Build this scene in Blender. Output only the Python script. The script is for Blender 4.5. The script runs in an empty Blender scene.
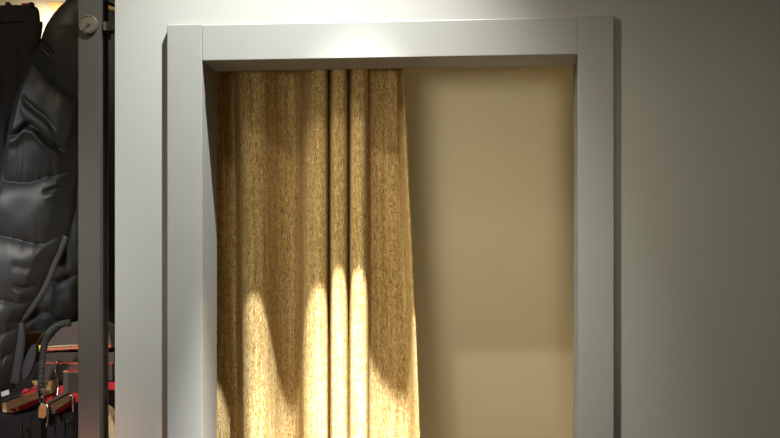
import bpy, bmesh, math, random
from mathutils import Vector, noise
random.seed(7)
scn = bpy.context.scene
C = scn.collection

# ------------------------------------------------------------------ camera
F = 1060.0; DIST = 2.25; EYE = 1.56
VX, VY = 484.0, 266.0
YAW = math.atan((VX - 390.0) / F)
cam_d = bpy.data.cameras.new('camera'); cam = bpy.data.objects.new('camera', cam_d); C.objects.link(cam)
cam_d.sensor_width = 36; cam_d.lens = F / 780 * 36; cam_d.shift_y = (VY - 219) / 780
cam_d.clip_start = 0.05
cam.location = (0, -DIST, EYE); cam.rotation_euler = (math.pi / 2, 0, YAW)
scn.camera = cam
cy, sy = math.cos(YAW), math.sin(YAW)

def W(px, py, Y=0.0):
    """point of the place seen at (px,py) standing at depth Y behind the wall face"""
    a = (px - 390) / F; b = (VY - py) / F
    dx = -sy + cy * a; dy = cy + sy * a
    t = (Y + DIST) / dy
    return Vector((dx * t, Y, EYE + b * t))

# ------------------------------------------------------------------ materials
def mat(name, col, rough=0.6, metal=0.0, spec=0.5, noise_amt=0.0, noise_scale=30, bump=0.0, bump_scale=200, sheen=0.0, coat=0.0, stretch=None):
    m = bpy.data.materials.new(name); m.use_nodes = True
    nt = m.node_tree; b = nt.nodes['Principled BSDF']
    b.inputs['Base Color'].default_value = (*col, 1); b.inputs['Roughness'].default_value = rough
    b.inputs['Metallic'].default_value = metal; b.inputs['Specular IOR Level'].default_value = spec
    b.inputs['Sheen Weight'].default_value = sheen; b.inputs['Coat Weight'].default_value = coat
    tc = nt.nodes.new('ShaderNodeTexCoord'); mp = nt.nodes.new('ShaderNodeMapping')
    nt.links.new(tc.outputs['Object'], mp.inputs[0])
    if stretch: mp.inputs['Scale'].default_value = stretch
    if noise_amt:
        n = nt.nodes.new('ShaderNodeTexNoise'); n.inputs['Scale'].default_value = noise_scale; n.inputs['Detail'].default_value = 4
        nt.links.new(mp.outputs[0], n.inputs['Vector'])
        r = nt.nodes.new('ShaderNodeValToRGB')
        r.color_ramp.elements[0].position = 0.3; r.color_ramp.elements[1].position = 0.7
        r.color_ramp.elements[0].color = (*[c * (1 - noise_amt) for c in col], 1)
        r.color_ramp.elements[1].color = (*[min(1, c * (1 + noise_amt)) for c in col], 1)
        nt.links.new(n.outputs['Fac'], r.inputs[0]); nt.links.new(r.outputs[0], b.inputs['Base Color'])
    if bump:
        n2 = nt.nodes.new('ShaderNodeTexNoise'); n2.inputs['Scale'].default_value = bump_scale; n2.inputs['Detail'].default_value = 3
        nt.links.new(mp.outputs[0], n2.inputs['Vector'])
        bp = nt.nodes.new('ShaderNodeBump'); bp.inputs['Strength'].default_value = bump; bp.inputs['Distance'].default_value = 0.002
        nt.links.new(n2.outputs['Fac'], bp.inputs['Height']); nt.links.new(bp.outputs[0], b.inputs['Normal'])
    return m

M_wall = mat('wall_paint', (0.21, 0.208, 0.19), 0.75, noise_amt=0.015, noise_scale=6, bump=0.12, bump_scale=350)
M_frame = mat('frame_paint', (0.165, 0.166, 0.157), 0.42, noise_amt=0.02, noise_scale=12, bump=0.03, bump_scale=250)
M_booth = mat('booth_paint', (0.84, 0.77, 0.58), 0.8, noise_amt=0.015, noise_scale=6)
M_floor = mat('floor_tan', (0.28, 0.20, 0.11), 0.6, noise_amt=0.1, noise_scale=8)
M_cream = mat('cream_panel', (0.85, 0.70, 0.48), 0.7, noise_amt=0.03, noise_scale=5)
M_dark = mat('dark_backing', (0.02, 0.018, 0.018), 0.9, noise_amt=0.2, noise_scale=9)
M_post = mat('bronze_grey_metal', (0.047, 0.041, 0.035), 0.45, metal=0.35, noise_amt=0.10, noise_scale=40, stretch=(8, 8, .6))
M_postdark = mat('dark_metal', (0.035, 0.031, 0.027), 0.5, metal=0.3, noise_amt=0.1, noise_scale=20)
M_brass = mat('dull_bronze_disc', (0.085, 0.072, 0.052), 0.42, metal=0.4, noise_amt=0.08, noise_scale=60)
M_steel = mat('bright_steel', (0.65, 0.62, 0.58), 0.25, metal=1.0, noise_amt=0.03)
M_puffer = mat('puffer_nylon', (0.034, 0.034, 0.036), 0.48, spec=0.5, noise_amt=0.05, noise_scale=50, bump=0.05, bump_scale=400)
M_black = mat('black_cloth', (0.024, 0.022, 0.027), 0.85, noise_amt=0.15, noise_scale=60, bump=0.15, bump_scale=500)
M_black2 = mat('brown_black_nylon', (0.06, 0.052, 0.044), 0.6, noise_amt=0.15, noise_scale=40)
M_trouser = mat('navy_black_twill', (0.007, 0.0055, 0.007), 0.9, noise_amt=0.25, noise_scale=120, bump=0.2, bump_scale=600)
M_red = mat('red_lining', (0.5, 0.008, 0.012), 0.7, noise_amt=0.1, noise_scale=60)
M_beige = mat('beige_tape', (0.55, 0.42, 0.26), 0.7, noise_amt=0.1, noise_scale=60)
M_wood = mat('brown_wood', (0.095, 0.04, 0.010), 0.5, noise_amt=0.3, noise_scale=25, stretch=(1, 6, 8))
M_card = mat('brown_board', (0.30, 0.16, 0.055), 0.7, noise_amt=0.2, noise_scale=40)
M_tan = mat('tan_leather', (0.36, 0.165, 0.045), 0.5, noise_amt=0.2, noise_scale=60)
M_rib = mat('black_webbing', (0.014, 0.014, 0.012), 0.6, noise_amt=0.1, noise_scale=80)
M_greypad = mat('taupe_fabric', (0.06, 0.046, 0.042), 0.85, noise_amt=0.1, noise_scale=90, bump=0.15, bump_scale=500)
M_dome = mat('dome_fabric', (0.10, 0.077, 0.069), 0.85, noise_amt=0.1, noise_scale=90, bump=0.15, bump_scale=500)
M_orange_refl = mat('orange_reflection', (0.36, 0.08, 0.035), 0.5, noise_amt=0.1)  # warm reflection on the rack metal, painted as flat orange
M_yellow = mat('yellow_tag', (0.75, 0.55, 0.03), 0.5, noise_amt=0.05)
M_white = mat('white_card', (0.55, 0.50, 0.58), 0.6, noise_amt=0.05)
M_ochre = mat('orange_board', (0.62, 0.36, 0.13), 0.7, noise_amt=0.05)

def candy():
    m = bpy.data.materials.new('red_white_braid'); m.use_nodes = True; nt = m.node_tree
    b = nt.nodes['Principled BSDF']; b.inputs['Roughness'].default_value = 0.7
    tc = nt.nodes.new('ShaderNodeTexCoord'); mp = nt.nodes.new('ShaderNodeMapping')
    mp.inputs['Rotation'].default_value = (0, 0.9, 0)
    w = nt.nodes.new('ShaderNodeTexWave'); w.inputs['Scale'].default_value = 24; w.bands_direction = 'X'
    r = nt.nodes.new('ShaderNodeValToRGB'); r.color_ramp.interpolation = 'EASE'
    r.color_ramp.elements[0].position = 0.4; r.color_ramp.elements[1].position = 0.6
    r.color_ramp.elements[0].color = (0.80, 0.10, 0.05, 1); r.color_ramp.elements[1].color = (0.36, 0.26, 0.20, 1)
    nt.links.new(tc.outputs['Object'], mp.inputs[0]); nt.links.new(mp.outputs[0], w.inputs['Vector'])
    nt.links.new(w.outputs['Fac'], r.inputs[0]); nt.links.new(r.outputs[0], b.inputs['Base Color'])
    return m
M_candy = candy()

def linen():
    m = bpy.data.materials.new('golden_linen'); m.use_nodes = True; nt = m.node_tree
    b = nt.nodes['Principled BSDF']; b.inputs['Roughness'].default_value = 0.85
    b.inputs['Specular IOR Level'].default_value = 0.15
    tc = nt.nodes.new('ShaderNodeTexCoord')
    def nz(sc, detail, scale):
        mp = nt.nodes.new('ShaderNodeMapping'); mp.inputs['Scale'].default_value = sc
        n = nt.nodes.new('ShaderNodeTexNoise'); n.inputs['Scale'].default_value = scale; n.inputs['Detail'].default_value = detail
        nt.links.new(tc.outputs['Object'], mp.inputs[0]); nt.links.new(mp.outputs[0], n.inputs['Vector']); return n
    n1 = nz((1, 1, .16), 3, 420); n2 = nz((1, 1, .55), 2, 380); n3 = nz((1, 1, .04), 2, 120)
    a1 = nt.nodes.new('ShaderNodeMath'); a1.operation = 'ADD'
    a2 = nt.nodes.new('ShaderNodeMath'); a2.operation = 'ADD'
    s3 = nt.nodes.new('ShaderNodeMath'); s3.operation = 'MULTIPLY'; s3.inputs[1].default_value = 0.5
    nt.links.new(n1.outputs['Fac'], a1.inputs[0]); nt.links.new(n2.outputs['Fac'], a1.inputs[1])
    nt.links.new(n3.outputs['Fac'], s3.inputs[0])
    nt.links.new(a1.outputs[0], a2.inputs[0]); nt.links.new(s3.outputs[0], a2.inputs[1])
    mr = nt.nodes.new('ShaderNodeMapRange'); mr.inputs['From Min'].default_value = 0.92; mr.inputs['From Max'].default_value = 1.58
    nt.links.new(a2.outputs[0], mr.inputs['Value'])
    r = nt.nodes.new('ShaderNodeValToRGB')
    r.color_ramp.elements[0].color = (0.20, 0.11, 0.030, 1)
    r.color_ramp.elements[1].color = (0.72, 0.57, 0.32, 1)
    e = r.color_ramp.elements.new(0.5); e.color = (0.46, 0.315, 0.122, 1)
    nt.links.new(mr.outputs[0], r.inputs[0]); nt.links.new(r.outputs[0], b.inputs['Base Color'])
    bp = nt.nodes.new('ShaderNodeBump'); bp.inputs['Strength'].default_value = 0.35; bp.inputs['Distance'].default_value = 0.001
    nt.links.new(a1.outputs[0], bp.inputs['Height']); nt.links.new(bp.outputs[0], b.inputs['Normal'])
    return m
M_linen = linen()

# ------------------------------------------------------------------ helpers
def obj(name, bm, m, parent=None, smooth=False, bevel=0.0, seg=2):
    me = bpy.data.meshes.new(name)
    bmesh.ops.recalc_face_normals(bm, faces=bm.faces[:])
    bm.to_mesh(me); bm.free()
    o = bpy.data.objects.new(name, me); C.objects.link(o)
    me.materials.append(m)
    if smooth:
        for p in me.polygons: p.use_smooth = True
    if bevel:
        md = o.modifiers.new('bevel', 'BEVEL'); md.width = bevel; md.segments = seg; md.limit_method = 'ANGLE'
    if parent:
        o.parent = parent
        bpy.context.view_layer.update(); o.matrix_parent_inverse = parent.matrix_world.inverted()
    return o

def tag(o, label=None, cat=None, group=None, kind=None):
    if label: o['label'] = label
    if cat: o['category'] = cat
    if group: o['group'] = group
    if kind: o['kind'] = kind
    return o

def empty(name, loc, label, cat, group=None, kind=None):
    o = bpy.data.objects.new(name, None); C.objects.link(o); o.location = loc; o.empty_display_size = .05
    return tag(o, label, cat, group, kind)

def box(bm, x0, x1, y0, y1, z0, z1):
    v = [bm.verts.new(p) for p in ((x0,y0,z0),(x1,y0,z0),(x1,y1,z0),(x0,y1,z0),(x0,y0,z1),(x1,y0,z1),(x1,y1,z1),(x0,y1,z1))]
    for f in ((0,3,2,1),(4,5,6,7),(0,1,5,4),(1,2,6,5),(2,3,7,6),(3,0,4,7)): bm.faces.new([v[i] for i in f])
    return bm
def boxm(*a): return box(bmesh.new(), *a)

def prism(pts, Y, depth, bm=None):
    """outline given in photo coordinates, standing at depth Y with real thickness"""
    bm = bm or bmesh.new()
    a = [bm.verts.new(W(x, y, Y)) for x, y in pts]
    b = [bm.verts.new(v.co + Vector((0, depth, 0))) for v in a]
    bm.faces.new(a); bm.faces.new(b[::-1])
    n = len(a)
    for i in range(n): bm.faces.new((a[i], b[i], b[(i+1) % n], a[(i+1) % n]))
    return bm

def tube(pts, r, bm=None, n=10, flat=1.0, taper=None, up=Vector((0, 1, 0))):
    bm = bm or bmesh.new(); rings = []
    P = [Vector(p) for p in pts]
    for i, p in enumerate(P):
        t = (P[min(i+1, len(P)-1)] - P[max(i-1, 0)]).normalized()
        s = t.cross(up)
        if s.length < 1e-4: s = t.cross(Vector((1, 0, 0)))
        s.normalize(); u = s.cross(t).normalized()
        rr = r * (taper[i] if taper else 1)
        rings.append([bm.verts.new(p + s * math.cos(2*math.pi*k/n) * rr + u * math.sin(2*math.pi*k/n) * rr * flat) for k in range(n)])
    for a, b in zip(rings, rings[1:]):
        for k in range(n): bm.faces.new((a[k], a[(k+1) % n], b[(k+1) % n], b[k]))
    bm.faces.new(rings[0][::-1]); bm.faces.new(rings[-1])
    return bm

def spline(pts, n):
    """Catmull-Rom through pts, n points per span"""
    out = []
    P = [tuple(p) for p in pts]
    P = [P[0]] + P + [P[-1]]
    for i in range(1, len(P) - 2):
        p0, p1, p2, p3 = P[i-1:i+3]
        for k in range(n):
            t = k / n
            out.append(tuple(0.5 * (2*b + (c-a)*t + (2*a-5*b+4*c-d)*t*t + (3*b-a-3*c+d)*t**3) for a, b, c, d in zip(p0, p1, p2, p3)))
    out.append(P[-2]); return out

def interp(tab, v):
    if v <= tab[0][0]: return tab[0][1]
    for (a, b), (c, d) in zip(tab, tab[1:]):
        if v <= c: return b + (d - b) * (v - a) / (c - a)
    return tab[-1][1]

def loft(left, right, Y, thick, disp, y0, y1, ny, nx, power=0.5, back=None):
    """cloth body: rows between a left and a right outline, rounded front and back"""
    bm = bmesh.new(); rings = []
    for j in range(ny + 1):
        y = y0 + (y1 - y0) * j / ny
        xl, xr = interp(left, y), interp(right, y)
        endf = min(1.0, (min(j, ny - j) / ny * 9 + 0.12)) ** 0.5
        ring = []
        for i in range(nx + 1):
            u = i / nx; x = xl + (xr - xl) * u
            h = (max(0, 4 * u * (1 - u))) ** power * thick * endf
            d = disp(x, y) * min(1, 6 * u, 6 * (1 - u))
            p = W(x, y, Y); p.y -= h + d; ring.append(bm.verts.new(p))
        for i in range(nx - 1, 0, -1):
            u = i / nx; x = xl + (xr - xl) * u
            h = (max(0, 4 * u * (1 - u))) ** power * thick * (back or 1) * endf
            p = W(x, y, Y); p.y += h + .002; ring.append(bm.verts.new(p))
        rings.append(ring)
    n = len(rings[0])
    for a, b in zip(rings, rings[1:]):
        for k in range(n): bm.faces.new((a[k], a[(k+1) % n], b[(k+1) % n], b[k]))
    bm.faces.new(rings[0]); bm.faces.new(rings[-1][::-1])
    return bm

# ------------------------------------------------------------------ setting
T = 0.107                                   # wall thickness
D = 0.015                                   # casing stands this proud of the wall
xL0 = W(167, 200, -D).x; xL1 = W(202, 200, -D).x
xR0 = W(578, 200, -D).x; xR1 = W(614, 200, -D).x
zT = W(390, 21, -D).z; zB = W(390, 57.5, -D).z
xWall = W(115, 200, 0).x
CEIL = 3.0
bm = bmesh.new()
box(bm, xWall, xL1 - .004, 0, T, 0, CEIL); box(bm, xR0 + .004, 1.6, 0, T, 0, CEIL); box(bm, xL1 - .004, xR0 + .004, 0, T, zB + .004, CEIL)
tag(obj('wall_front', bm, M_wall), 'grey-green painted shop partition around the fitting room opening', 'wall', kind='structure')
bx0, bx1, byb, bzc = xL1 - .10, xR0 + .25, 1.02, 2.32
tag(obj('wall_back', boxm(bx0 - .05, bx1 + .05, byb, byb + .05, 0, bzc + .05), M_booth), 'tan back wall inside the fitting room, right of the curtain', 'wall', kind='structure')
tag(obj('wall_left', boxm(bx0 - .05, bx0, T, byb, 0, bzc + .05), M_booth), 'tan side wall of the fitting room behind the curtain', 'wall', kind='structure')
tag(obj('wall_right', boxm(bx1, bx1 + .05, T, byb, 0, bzc + .05), M_booth), 'tan right side wall of the fitting room', 'wall', kind='structure')
tag(obj('ceiling', boxm(bx0, bx1, T, byb, bzc, bzc + .05), M_booth), 'ceiling over the fitting room', 'ceiling', kind='structure')
tag(obj('floor', boxm(-3.0, 3.0, -4.5, 1.6, -.05, 0), M_floor), 'tan shop floor', 'floor', kind='structure')

door = empty('door_1', ((xL0 + xR1) / 2, 0, 0), 'pale grey painted square-edged frame around the fitting room opening', 'door frame', kind='structure')
e = .0012
obj('casing', boxm(xL0, xL1, -D, .012, 0, zT + .002), M_frame, door, bevel=.0015)
obj('casing', boxm(xR0, xR1, -D, .012, 0, zT + .002), M_frame, door, bevel=.0015)
obj('header', boxm(xL1, xR0, -D, .012, zB, zT), M_frame, door, bevel=.0015)
g = .0016
obj('jamb_lining', boxm(xL1 - .02, xL1 - g, .012, T + .012, 0, zB - .0005), M_frame, door, bevel=.001)
obj('jamb_lining', boxm(xR0 + g, xR0 + .02, .012, T + .012, 0, zB - .0005), M_frame, door, bevel=.001)
obj('head_lining', boxm(xL1 - .02, xR0 + .02, .012, T + .012, zB + g, zB + .02), M_frame, door, bevel=.001)

# ------------------------------------------------------------------ curtain
# plan of the folds: (photo x near the top, photo x near the bottom, depth)
PLAN = [
 (196, 196, .270), (206, 206, .256), (214, 215, .246), (220, 222, .252), (227, 229, .272), (234, 236.5, .285), (236.5, 240, .262),
 (239, 242.2, .195), (244, 247, .172), (251, 254, .164), (259, 262, .170), (266, 268, .188), (272, 274, .215), (279, 280, .243), (287, 287, .262), (294, 294, .266),
 (301, 299.5, .242), (305, 303.5, .190), (310, 309.5, .165), (317, 317, .155), (323, 323, .157), (327, 327, .170), (329, 328.4, .205), (329.4, 328.8, .230),
 (330, 329.6, .198), (332, 331.5, .153), (336, 335.5, .143), (340, 339.5, .142), (345, 345, .150), (348, 347.6, .172), (348.8, 348.2, .208),
 (349.6, 348.8, .188), (352, 351, .153), (356, 356, .144), (361, 361, .143), (365, 366, .151), (368, 368.3, .172), (369.2, 369.6, .212),
 (374, 376, .230), (382, 387, .243), (390, 399, .252), (396, 408, .254), (399, 412, .243), (401, 415.5, .212), (403, 418, .190), (404.5, 420, .182)]
zc0, zc1 = .03, bzc
def curtain_mesh(i0, i1, grow=0.0):
    sp = spline(PLAN, 7)[i0:i1]
    bm = bmesh.new(); rows = []
    NZ = 70
    for j in range(NZ + 1):
        z = zc0 + (zc1 - zc0) * j / NZ
        row = []
        for k, (a, b, d) in enumerate(sp):
            # photo row at this height, to blend the top and bottom plan
            py = VY - (z - EYE) * F / (DIST + .2)
            t = max(-0.15, min(1.25, (py - 70) / 368)); t = t if t < .3 else t + .06 * math.sin((t - .3) * 4.0) * (1 if t < 1.08 else 0)
            x = a + (b - a) * t
            wob = .004 * noise.noise(Vector((x * .03, z * 1.7, 3.1)))
            p = W(x, 266, d); amp = 1 + .05 * math.sin(z * 2.2 + 1)
            row.append(bm.verts.new((p.x, .15 + (d - .15) * amp + wob - grow, z)))
        rows.append(row)
    for a, b in zip(rows, rows[1:]):
        for k in range(len(a) - 1): bm.faces.new((a[k], a[k+1], b[k+1], b[k]))
    return bm
NS = (len(PLAN) - 1) * 7 + 1
HS = NS - 7 * 4
cur = empty('curtain', (W(310,266,.2).x, .2, 0), 'golden brown linen curtain hanging in folds at the left of the fitting room opening', 'curtain')

bpy.context.view_layer.update()
for nm, a, b in (('curtain_panel', 0, HS + 1), ('side_hem', HS, NS)):
    o = obj(nm, curtain_mesh(a, b), M_linen, cur, smooth=True)
    md = o.modifiers.new('thick', 'SOLIDIFY'); md.thickness = .003 if nm == 'curtain_panel' else .005; md.offset = 1 if False else -1

# ------------------------------------------------------------------ rack at the left
def px_box(x0, x1, y0, y1, Y0, Y1, bm=None):
    a = W(x0, y1, Y0); b = W(x1, y0, Y0)
    return box(bm or bmesh.new(), a.x, b.x, Y0, Y1, a.z, b.z)
YP = .010
a = W(78, 0, YP); b = W(100, 0, YP)
rack = empty('clothes_rack', (a.x, YP, 0), 'bronze-grey metal clothes rack with an upright post beside the partition edge', 'clothes rack')
obj('post', boxm(a.x, b.x, YP, YP + .034, 0, 2.5), M_post, rack, bevel=.001)
c0 = W(101.6, 0, YP + .045).x; c1 = W(104.2, 0, YP + .045).x
obj('channel', boxm(b.x + .0005, c1, YP + .038, YP + .052, 0, 2.5), M_postdark, rack)
# disc with its bolt and slot
def disc(cx, cy_, rpx, Y, depth, m, name, parent, n=40, bev=.0008):
    bm = bmesh.new(); c = W(cx, cy_, Y); r = (W(cx + rpx, cy_, Y) - c).length
    prof = [(0, 0), (.80, 0), (.84, .0012), (.90, .0012), (.94, 0), (1, .0006), (1, depth)]
    rings = []
    for f, dd in prof[1:]:
        rings.append([bm.verts.new((c.x + r*f*math.cos(2*math.pi*k/n), Y + dd, c.z + r*f*math.sin(2*math.pi*k/n))) for k in range(n)])
    bm.faces.new(rings[0])
    for p, q in zip(rings, rings[1:]):
        for k in range(n): bm.faces.new((p[k], p[(k+1) % n], q[(k+1) % n], q[k]))
    return obj(name, bm, m, parent)
dc = disc(88, 24.5, 9.2, YP - .005, .005, M_brass, 'cover_disc', rack)
tag(dc, 'round bronze cover disc on the post')
disc(88.3, 24.3, 1.6, YP - .0065, .002, M_postdark, 'screw', dc, 16)
obj('slot', prism([(81.2, 29.5), (85.8, 25.6), (87, 27.6), (82.6, 31.3)], YP - .0056, .001), M_post, dc)
# top rail and inner arm
obj('top_rail', px_box(-420, 78.2, -7, 4.0, YP + .004, YP + .03), M_post, rack, bevel=.001)
br = obj('bracket', px_box(103.0, 115, 21.5, 30.5, YP + .01, YP + .045), M_post, rack, bevel=.0008)
bo = bmesh.new(); p = W(109.2, 30.5, YP + .03)
tube([p, W(109.2, 39.5, YP + .03)], .0034, bo, 8)
obj('bolt', bo, M_steel if False else M_post, br)
arm = obj('arm', px_box(63, 79, 372, 393, .03, .14), M_post, rack, bevel=.001)
obj('edge_reflection', px_box(63, 79, 371.1, 372, .03, .14), M_orange_refl, arm)  # warm reflection on the arm's top edge, put in as a coloured strip
hr = obj('hanging_bar', px_box(38, 112, 364, 380, .30, .40), M_greypad, rack)
obj('edge_reflection', px_box(38, 112, 363.2, 364, .297, .33), M_orange_refl, hr)  # the bar's reflected warm light, modelled as a thin orange strip
# backing of the rack bay
bay = -2.9
tag(obj('wall_rear', boxm(bay, bx0 - .06, .62, .65, 0, 2.6), M_dark), 'dark wall behind the clothes rack', 'wall', kind='structure')
t = tag(obj('panel', px_box(-70, 72, -30, 60, .59, .62), M_cream), 'cream board behind the top of the hanging black jackets', 'panel')
t = tag(obj('board', prism([(45, 2), (74, 2), (74, 4), (60, 13.5), (57, 12)], .57, .02), M_ochre), 'orange-brown pointed board corner in front of the cream board', 'board')
# top of gap: slanted strips
tag(obj('batten', prism([(99, 1), (117, 8.4), (117, 10.6), (99, 6.5)], .60, .02), M_ochre), 'thin slanting orange batten seen through the gap above the bracket', 'batten')
tag(obj('batten', prism([(99, -6), (118, 2.2), (118, 5.4), (99, -2)], .60, .02), M_post), 'thin slanting grey batten at the top of the gap beside the post', 'batten')

# ------------------------------------------------------------------ garments
SEAMS = [
 [(-80, -60), (110, -60)],
 [(-80, 92), (18, 80), (27, 66), (34, 62.5), (42, 65), (50, 73), (58, 82), (68, 91), (80, 99), (110, 112)],
 [(-80, 168), (0, 172), (4, 176), (10, 182), (20, 184), (38, 184.5), (47, 182), (53, 179.5), (62, 178), (72, 173), (80, 170), (110, 168)],
 [(-80, 232), (0, 236), (20, 239), (36, 243), (48, 245), (55, 242), (62, 238), (78, 236), (110, 236)],
 [(-80, 298), (0, 300), (14, 301), (24, 304), (31, 303), (40, 300), (110, 290)],
 [(-80, 328), (0, 331), (8, 333), (16, 331), (22, 327), (40, 318), (110, 300)],
 [(-80, 356), (0, 358), (10, 359), (20, 353), (110, 340)],
 [(-80, 389), (110, 389)], [(-80, 430), (110, 430)]]
# folds that run only part of the way: path, x from, x to, depth, width
FOLDS = [([(36, 50), (40, 47.5), (48, 46.5), (57, 53), (66, 62)], 37, 64, .012, 2.2),
 ([(14, 139), (18, 138), (26, 136.5), (32, 132), (37, 128.5), (46, 131), (52, 138), (60, 146), (72, 153)], 16, 72, .016, 2.6),
 ([(30, 100), (44, 112), (56, 121), (66, 132)], 32, 66, .007, 4),
 ([(52, 194), (60, 192), (76, 184)], 54, 76, .010, 2.5),
 ([(20, 263), (34, 268), (46, 268)], 24, 46, .005, 4),
 ([(24, 285), (31, 288), (40, 286)], 24, 42, .010, 2.5)]
def sm(tab):
    return spline(tab, 8)
SE = [sm(s) for s in SEAMS]
FE = [(sm(p), a, b, d, w) for p, a, b, d, w in FOLDS]
def puff(x, y):
    ys = [interp(s, x) for s in SE]; out = 0
    for a, b in zip(ys, ys[1:]):
        if a <= y <= b and b - a > .5:
            t = ((y - a) / (b - a)) ** .8
            h = (4 * t * (1 - t)) ** .6
            k = min(1, (b - a) / 55) ** .6
            wr = noise.noise(Vector((x * .17 + y * .03, y * .035, 7.7))) + .5 * noise.noise(Vector((x * .4, y * .10, 2.7)))
            out = .026 * h * k + .0035 * wr * (1 - h) * k + .003 * noise.noise(Vector((x * .06, y * .05, 1.3)))
    for p, a, b, d, w in FE:
        if a - 8 < x < b + 8:
            f = max(0, min(1, (x - a) / 5 + .3)) * max(0, min(1, (b - x) / 8 + .3))
            dy = y - interp(p, x)
            out -= f * d * (math.exp(-(dy / w) ** 2) - .55 * math.exp(-((dy - 2.6 * w) / (1.8 * w)) ** 2))
    return out
left = [(-8, 78), (0, 73), (4, 69.5), (12, 60), (20, 53), (28, 47.5), (36, 44), (44, 41), (52, 38), (57, 34), (62, 30), (67, 27.5), (72, 26.5), (80, 23), (92, 18.5), (105, 15), (118, 12), (135, 8.5), (150, 6), (165, 3.5), (178, 2.5), (190, 0), (215, -8), (260, -24), (300, -34), (350, -36), (390, -34)]
right = [(-8, 108), (80, 104), (140, 92), (170, 80), (186, 76.5), (205, 75.5), (225, 71), (240, 66), (252, 62), (262, 56), (275, 51), (288, 45), (296, 41.5), (305, 35), (313, 30), (322, 24), (340, 21.5), (360, 18), (390, 14)]
puf = empty('puffer_jacket', W(30, 389, .15), 'charcoal quilted puffer jacket with shiny sleeve hanging next to the metal post', 'jacket')
bpy.context.view_layer.update()
obj('body', loft(left, right, .275, .045, puff, -8, 389, 330, 90), M_puffer, puf, smooth=True)
# folded front edge (placket) running down the body, and a hem band
def strip(path, w, Y, m, name, parent, flat=.5):
    P = [W(x, y, Y) for x, y in spline(path, 6)]
    return obj(name, tube(P, w, None, 10, flat), m, parent, smooth=True)
strip([(66, 236), (60, 250), (54, 264), (48, 280), (42, 292), (35, 302), (27, 313), (18, 322), (10, 329)], 0.0095, .262, M_puffer, 'placket', puf, .32)
strip([(19, 323), (20, 340), (17.5, 360), (14, 384)], .0145, .263, M_puffer, 'cuff', puf, .3)

def d_soft(x, y):
    return .010 * noise.noise(Vector((x * .05, y * .02, 4.4))) + .006 * noise.noise(Vector((x * .12, y * .05, 9)))
# second jacket behind, lower right
l2 = [(-6, 66), (120, 60), (200, 50), (260, 40), (300, 30), (326, 22), (333, 30)]
r2 = [(-6, 108), (200, 108), (290, 104), (310, 97), (320, 78), (333, 52)]
def d_j2(x, y):
    v = d_soft(x, y)
    c = y - interp([(20, 330), (40, 312), (52, 313), (66, 326), (100, 330)], x)
    c2 = y - interp([(20, 270), (46, 276), (60, 284), (78, 276), (100, 270)], x)
    return v - .012 * math.exp(-(c / 3.0) ** 2) - .012 * math.exp(-(c2 / 3.5) ** 2)
j2 = tag(obj('jacket', loft(l2, r2, .465, .030, d_j2, -6, 333, 150, 50), M_black2, smooth=True), 'black jacket hanging behind the charcoal puffer jacket, its lower edge showing beside the post', 'jacket')
# garment at the far left, top panel with a rounded corner
bl = empty('hanging_jacket', W(5, 300, .22), 'plain black garment with rounded top corner hanging from the top rail, left edge', 'jacket')
bpy.context.view_layer.update()
lt = [(5.5, -60), (400, -60)]
rt = [(5.5, 31), (6.5, 35.5), (8.5, 38), (12, 39.4), (22.4, 40.3), (24, 40.4)]
def d_bt(x, y): return .004 * noise.noise(Vector((x * .08, y * .1, 2)))
obj('collar', loft(lt, rt, .378, .012, d_bt, 5.3, 24, 24, 60, .3), M_black, bl, smooth=True)
rb = [(21.5, 42.5), (26, 43), (45, 40), (80, 40), (150, 34), (300, 30), (400, 30)]
def d_bb(x, y):
    return .012 * math.exp(-((y - 21) / 3.0) ** 2) * 0 + .012 * noise.noise(Vector((x * .07, y * .012, 6))) + .006 * noise.noise(Vector((x * .2, y * .03, 1)))
obj('body', loft([(0, -60), (400, -60)], rb, .375, .018, d_bb, 21.5, 250, 90, 60, .3), M_black, bl, smooth=True)
for x in (7, 30.5):
    obj('hanging_loop', px_box(x - 2, x + 2, 2, 7, .366, .38), M_black, bl, bevel=.001)
tag(obj('ribbon', prism([(21, 3.2), (33, 2.6), (34, 5.0), (22, 5.0)], .395, .004), M_red), 'scrap of red ribbon above the black garment, below the top rail', 'ribbon')

# ------------------------------------------------------------------ bags and trousers at the bottom left
# domed taupe bag
dome = [(42, 348), (46, 345), (50, 340), (53, 336), (57, 331), (62, 327), (68, 323.5), (75, 321.5), (84, 320.5), (96, 322), (104, 326), (110, 336), (112, 348)]
bag = empty('storage_bag', W(75, 350, .42), 'domed taupe fabric bag with red braided edge under the black jacket', 'bag')
bpy.context.view_layer.update()
obj('body', prism(dome, .335, .08), M_dome, bag, bevel=.004, seg=3)
obj('braid', tube([W(x, 349.8 - (x - 45) * .055, .327) for x in range(45, 112, 3)], .0042, None, 8), M_candy, bag, smooth=True)
obj('piping', tube([W(x, 347.2 - (x - 45) * .06, .327) for x in range(46, 112, 3)], .0022, None, 8), M_beige, bag, smooth=True)
tag(obj('storage_box', px_box(24, 114, 352.5, 362.4, .335, .60), M_greypad, bevel=.001), 'flat dark taupe box under the domed bag with red braid', 'box')
# brown block and its dark neighbour
tag(obj('cardboard_box', prism([(24, 333), (41, 333), (41, 352.2), (24, 352.2)], .345, .06), M_card, bevel=.001), 'brown cardboard box peeking out beside the puffer jacket cuff', 'box')
tag(obj('price_tag', prism([(38.5, 345.5), (41.6, 344.5), (42, 351), (39, 351.6)], .225, .002), M_yellow), 'small yellow tag behind the black ribbed strap', 'tag')

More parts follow.
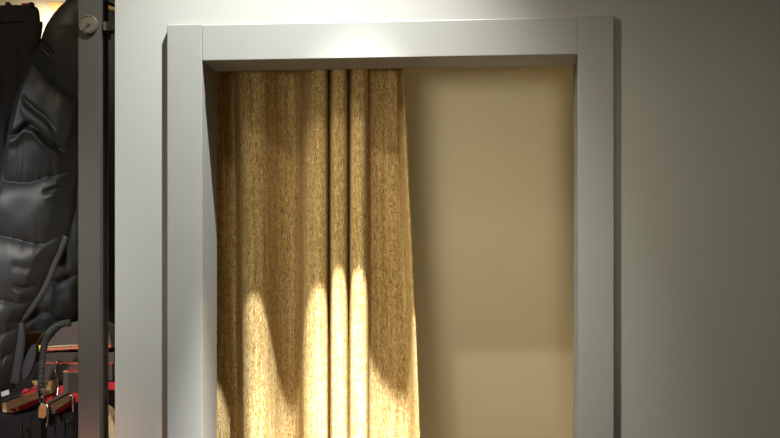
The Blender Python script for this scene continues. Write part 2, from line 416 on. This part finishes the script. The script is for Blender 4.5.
# ribbed strap with buckle
sp = [(71, 322.5, .195), (64, 323.5, .195), (56, 326.5, .195), (49, 333, .197), (45, 342, .205), (42.8, 355, .21), (41.4, 370, .21), (40.6, 389, .21)]
strap = empty('bag_strap', W(40.6, 390, .21), 'black ribbed strap curving down to a silver buckle', 'strap')
bpy.context.view_layer.update()
P = [W(x, y, Y) for x, y, Y in spline(sp, 9)]
obj('webbing', tube(P, .0078, None, 10, .5, [1 + .2 * (i % 2) for i in range(len(P))]), M_rib, strap)
bk = bmesh.new(); px_box(38.2, 43.4, 388.4, 397.6, .206, .214, bk)
obj('buckle', bk, M_steel, strap, bevel=.002)
obj('buckle_tongue', px_box(39.5, 42.5, 391.0, 393.2, .203, .207), M_black, strap)
# thin cord and its oval leather pull
cord = empty('cord_pull', W(29, 360, .20), 'black oval pull on a thin looped cord beside the ribbed strap', 'pull')
bpy.context.view_layer.update()
obj('cord', tube([W(x, y, .20) for x, y in spline([(52, 327), (46, 331), (41, 337), (37.5, 343), (35.5, 351), (34, 362), (32, 372)], 6)], .0014, None, 6), M_rib, cord, smooth=True)
ov = []
for k in range(28):
    t = 2 * math.pi * k / 28; u, v = 5.0 * math.cos(t), 18.5 * math.sin(t)
    r = math.radians(17); ov.append((29 + u * math.cos(r) - v * math.sin(r), 362 + u * math.sin(r) + v * math.cos(r)))
obj('pull', prism(ov, .195, .010), M_black, cord, bevel=.002)
# tan leather tag on its ring
lt_ = empty('leather_tag', W(42, 418, .20), 'tan leather tag hanging from the silver buckle', 'tag')
bpy.context.view_layer.update()
obj('tag_body', prism([(38.4, 408), (40, 405), (44, 403.8), (46.2, 405.5), (46, 416), (43.5, 418.8), (38, 417.4)], .197, .008), M_tan, lt_, bevel=.001)
c = W(41.6, 400.3, .2); R = .008
obj('ring', tube([c + Vector((R*.6*math.sin(2*math.pi*k/20), 0, R*1.1*math.cos(2*math.pi*k/20))) for k in range(20)] + [c + Vector((0, 0, R*1.1))], .0014, None, 6), M_steel, lt_, smooth=True)

# wooden clamp hangers with trousers
def trousers(waist, bottom, Y, label, button):
    t = empty('trousers', W((waist[0][0] + waist[-1][0]) / 2, 520, Y), label, 'trousers', 'dark trousers on wooden clamp hangers')
    bpy.context.view_layer.update()
    xs = [p[0] for p in waist]
    bm = bmesh.new(); rows = []
    N, NY = 26, 20
    for j in range(NY + 1):
        v = j / NY; row = []
        for i in range(N + 1):
            u = i / N; x = xs[0] + (xs[-1] - xs[0]) * u
            yw = interp(waist, x); y = yw + (bottom - yw) * v
            p = W(x + (u - .5) * 5 * v, y, Y)
            p.y -= .014 * math.sin(math.pi * u) + .006 * math.sin(u * 11 + 1) * v
            row.append(bm.verts.new(p))
        rows.append(row)
    for a, b in zip(rows, rows[1:]):
        for k in range(N): bm.faces.new((a[k], a[k+1], b[k+1], b[k]))
    o = obj('cloth', bm, M_trouser, t, smooth=True)
    md = o.modifiers.new('thick', 'SOLIDIFY'); md.thickness = .012; md.offset = -1
    disc(button[0], button[1], 1.6, Y - .0215, .004, M_postdark, 'button', t, 16)
    x, y = button
    obj('fly_seam', tube([W(x - 3.5, y - 8, Y - .016), W(x - 3.2, y + 14, Y - .016)], .0010, None, 6), M_postdark, t)
    obj('fly_seam', tube([W(x + 3.2, y - 9, Y - .016), W(x + 3.2, y + 14, Y - .016)], .0010, None, 6), M_postdark, t)
    return t
tr1 = trousers([(-30, 404), (2, 412), (12, 412.2), (22, 409.5), (32, 404.5), (41, 398.5)], 560, .235, 'black trousers with red waist lining under the longer wooden hanger', (24.3, 428))
obj('waist_lining', prism([(6, 410.8), (13, 408.6), (24, 405), (40, 397.6), (41, 398.6), (33, 404.6), (24, 409.3), (14, 412.6), (8, 412.6)], .214, .008), M_red, tr1)
wl = obj('waist_tape', prism([(2.4, 408), (9, 410.2), (14.5, 411.8), (12.5, 412.8), (3, 412)], .2125, .006), M_beige, tr1)
obj('belt_loop', prism([(15, 407.5), (18, 406.5), (19.2, 410.2), (16.4, 411.4)], .2122, .003), M_beige, tr1)
tr2 = trousers([(47, 415), (52, 414.5), (58, 412.5), (66, 407), (76, 400)], 560, .245, 'black trousers with red waist lining under the shorter wooden hanger by the post', (67.5, 421))
obj('waist_lining', prism([(54, 413), (57, 408.5), (66, 403), (74, 397), (76, 400), (68, 406.5), (60, 412.4)], .226, .006), M_red, tr2)

h1 = empty('trouser_hanger', W(20, 405, .2), 'longer brown wooden clamp hanger gripping black trousers, left edge', 'hanger', 'wooden trouser hangers')
bpy.context.view_layer.update()
obj('wooden_bar', prism([(5.6, 402.6), (38.4, 390.6), (38.8, 398.6), (7.4, 410.4)], .195, .016), M_wood, h1, bevel=.0008)
obj('bar_end', prism([(2.2, 403.4), (5.6, 402.6), (7.4, 410.4), (2.6, 408.6)], .196, .014), M_tan, h1)
obj('wire', tube([W(2, 400.8, .20), W(14, 396.5, .20), W(28, 391.5, .20), W(40, 386.6, .20)], .0016, None, 6), M_postdark, h1)
obj('wire_pin', px_box(20.3, 21.6, 392.6, 397.5, .194, .198), M_steel, h1)
tag(obj('paper_tag', prism([(1, 392), (8.6, 389.6), (9.2, 394.4), (1.6, 396.8)], .215, .002), M_white), 'pale lilac paper tag above the longer wooden hanger', 'tag')
tag(obj('red_cloth', prism([(21.5, 391.2), (25, 388.4), (29.5, 390), (33, 386.6), (40, 383.5), (41, 387), (37.5, 391), (27, 396), (22, 396.5)], .225, .01), M_red, bevel=.003), 'crumpled red cloth behind the longer wooden hanger', 'cloth')

h2 = empty('trouser_hanger', W(58, 403, .2), 'shorter brown wooden clamp hanger with silver hook next to the rack arm', 'hanger', 'wooden trouser hangers')
bpy.context.view_layer.update()
obj('wooden_bar', prism([(49, 402.6), (70, 391.6), (70.5, 400.5), (52, 413)], .205, .014), M_wood, h2, bevel=.0008)
obj('clamp_rail', prism([(45.8, 402.2), (70.5, 388.3), (72.4, 389.4), (71, 391.4), (48, 404)], .200, .02), M_greypad, h2)
obj('clamp_arm', tube([W(47, 402.5, .2), W(48, 410, .2), W(47.4, 420, .2), W(46.4, 427, .2)], .0020, None, 6), M_steel, h2, smooth=True)
hk = [(57.8, 396, .21), (58, 386, .22), (57.2, 379, .25), (55.4, 373, .275), (55, 367, .288), (56.2, 363.2, .296), (58.2, 361.0, .306), (60, 360.6, .318), (60.6, 361.6, .326)]
obj('hook', tube([W(x, y, Y) for x, y, Y in spline(hk, 6)], .0022, None, 8), M_steel, h2, smooth=True)
obj('rivet', tube([W(53.6, 412, .2), W(53.6, 412, .194)], .004, None, 10, up=Vector((0, 0, 1))), M_steel, h2)
tag(obj('cardboard_box', prism([(31, 381), (52, 381.5), (56, 386), (54, 393), (46, 396), (38, 392)], .265, .03), M_card, bevel=.002), 'brown cardboard piece behind the silver hook of the shorter hanger', 'box')
tag(obj('red_cloth', prism([(44, 398), (52, 392), (60, 386), (80, 379), (84, 379), (84, 402), (62, 408), (46, 407)], .27, .02), M_red, bevel=.003), 'red cloth hanging behind the shorter wooden hanger', 'cloth')
tag(obj('chain', tube([W(70.5, 394, .19), W(71.8, 396, .19), W(72.6, 402, .19), W(73, 412, .19)], .0022, None, 8), M_steel, smooth=True), 'thin silver chain hanging under the rack arm', 'chain')
# things in the gap between the post and the partition
tag(obj('red_box', px_box(101, 118, 382, 390, .30, .34), M_red, bevel=.002), 'red box seen through the gap right of the metal post', 'box')
tag(obj('beige_bag', prism([(99, 405), (106, 410), (111, 416), (116, 428), (118, 445), (118, 470), (110, 470), (108, 440), (104, 425), (99, 415)], .26, .05), M_beige, bevel=.004), 'beige curved bag seen low in the gap right of the metal post', 'bag')

# ------------------------------------------------------------------ light
def aim(o, target):
    o.rotation_euler = (Vector(target) - o.location).to_track_quat('-Z', 'Y').to_euler()
def spot(name, loc, target, power, angle, blend, col, radius):
    l = bpy.data.lights.new(name, 'SPOT'); l.energy = power; l.spot_size = math.radians(angle); l.spot_blend = blend
    l.color = col; l.shadow_soft_size = radius
    o = bpy.data.objects.new(name, l); C.objects.link(o); o.location = loc; aim(o, target); return o
p = W(385, -498, 0)
LD = .432
# downlight just above the opening: a tight core inside a wide halo
SP = (p.x, -LD, p.z)
spot('ceiling_spot', SP, (p.x - .115, -LD + .405, .5), 4700, 24.6, 1.0, (1, .98, .96), .022)
spot('ceiling_spot_halo', SP, (p.x - .45, -LD + .22, .85), 650, 66, .9, (.97, 1, .97), .014)
# the shop's other lamps, and added fill lights that stand for no fixture
def area(name, loc, target, power, size, col):
    l = bpy.data.lights.new(name, 'AREA'); l.energy = power; l.shape = 'DISK'; l.size = size; l.color = col
    o = bpy.data.objects.new(name, l); C.objects.link(o); o.location = loc; aim(o, target); return o
spot('shop_lamp', (-.35, -1.55, 3.05), (-.02, 1.0, 1.0), 56, 34, 1.0, (1, .90, .74), .035)
spot('shop_lamp', (-.25, -4.1, 3.05), (-.06, 1.0, 1.4), 34, 17, 1.0, (1, .90, .74), .08)
spot('front_fill', (-.25, -7.0, .9), (-.12, .4, 1.72), 800, 11.6, 1.0, (1, .88, .66), .5)  # added low fill from the front, brightens booth and curtain through the opening
spot('rack_lamp', (-2.7, -.9, 2.5), (-1.10, .25, 1.60), 90, 22, .9, (.86, .93, 1), .10)
spot('rack_front_fill', (-1.5, -2.2, 2.7), (-1.04, .25, 1.40), 270, 16.5, .9, (1, .96, .90), .15)  # added fill to lift the dark jackets, no real lamp
spot('rack_low_fill', (-1.35, -.6, .70), (-.87, .02, 1.13), 95, 14.5, 1.0, (1, .50, .42), .10)  # made-up pink fill from below, tints the foot of the post
area('panel_fill', (W(50, 0, .5).x, .47, 2.25), (W(50, 0, .58).x, .60, 1.98), .8, .12, (1, .93, .80))  # added hidden fill that brightens the cream board
spot('side_lamp', (-2.0, -1.9, 2.75), (.80, 0, 1.12), 270, 40, 1.0, (1, .95, .76), .03)
area('ceiling_bounce_fill', (-1.7, -1.5, 3.1), (-.4, .2, 1.3), 9, .7, (1, .86, .56))  # soft added light standing in for bounce off the shop ceiling
w = bpy.data.worlds.new('world'); scn.world = w; w.use_nodes = True
w.node_tree.nodes['Background'].inputs[0].default_value = (1, .95, .85, 1)
w.node_tree.nodes['Background'].inputs[1].default_value = .03
vs = scn.view_settings; vs.view_transform = 'Standard'; vs.look = 'None'; vs.gamma = 1; vs.use_curve_mapping = False
vs.exposure = 0.0
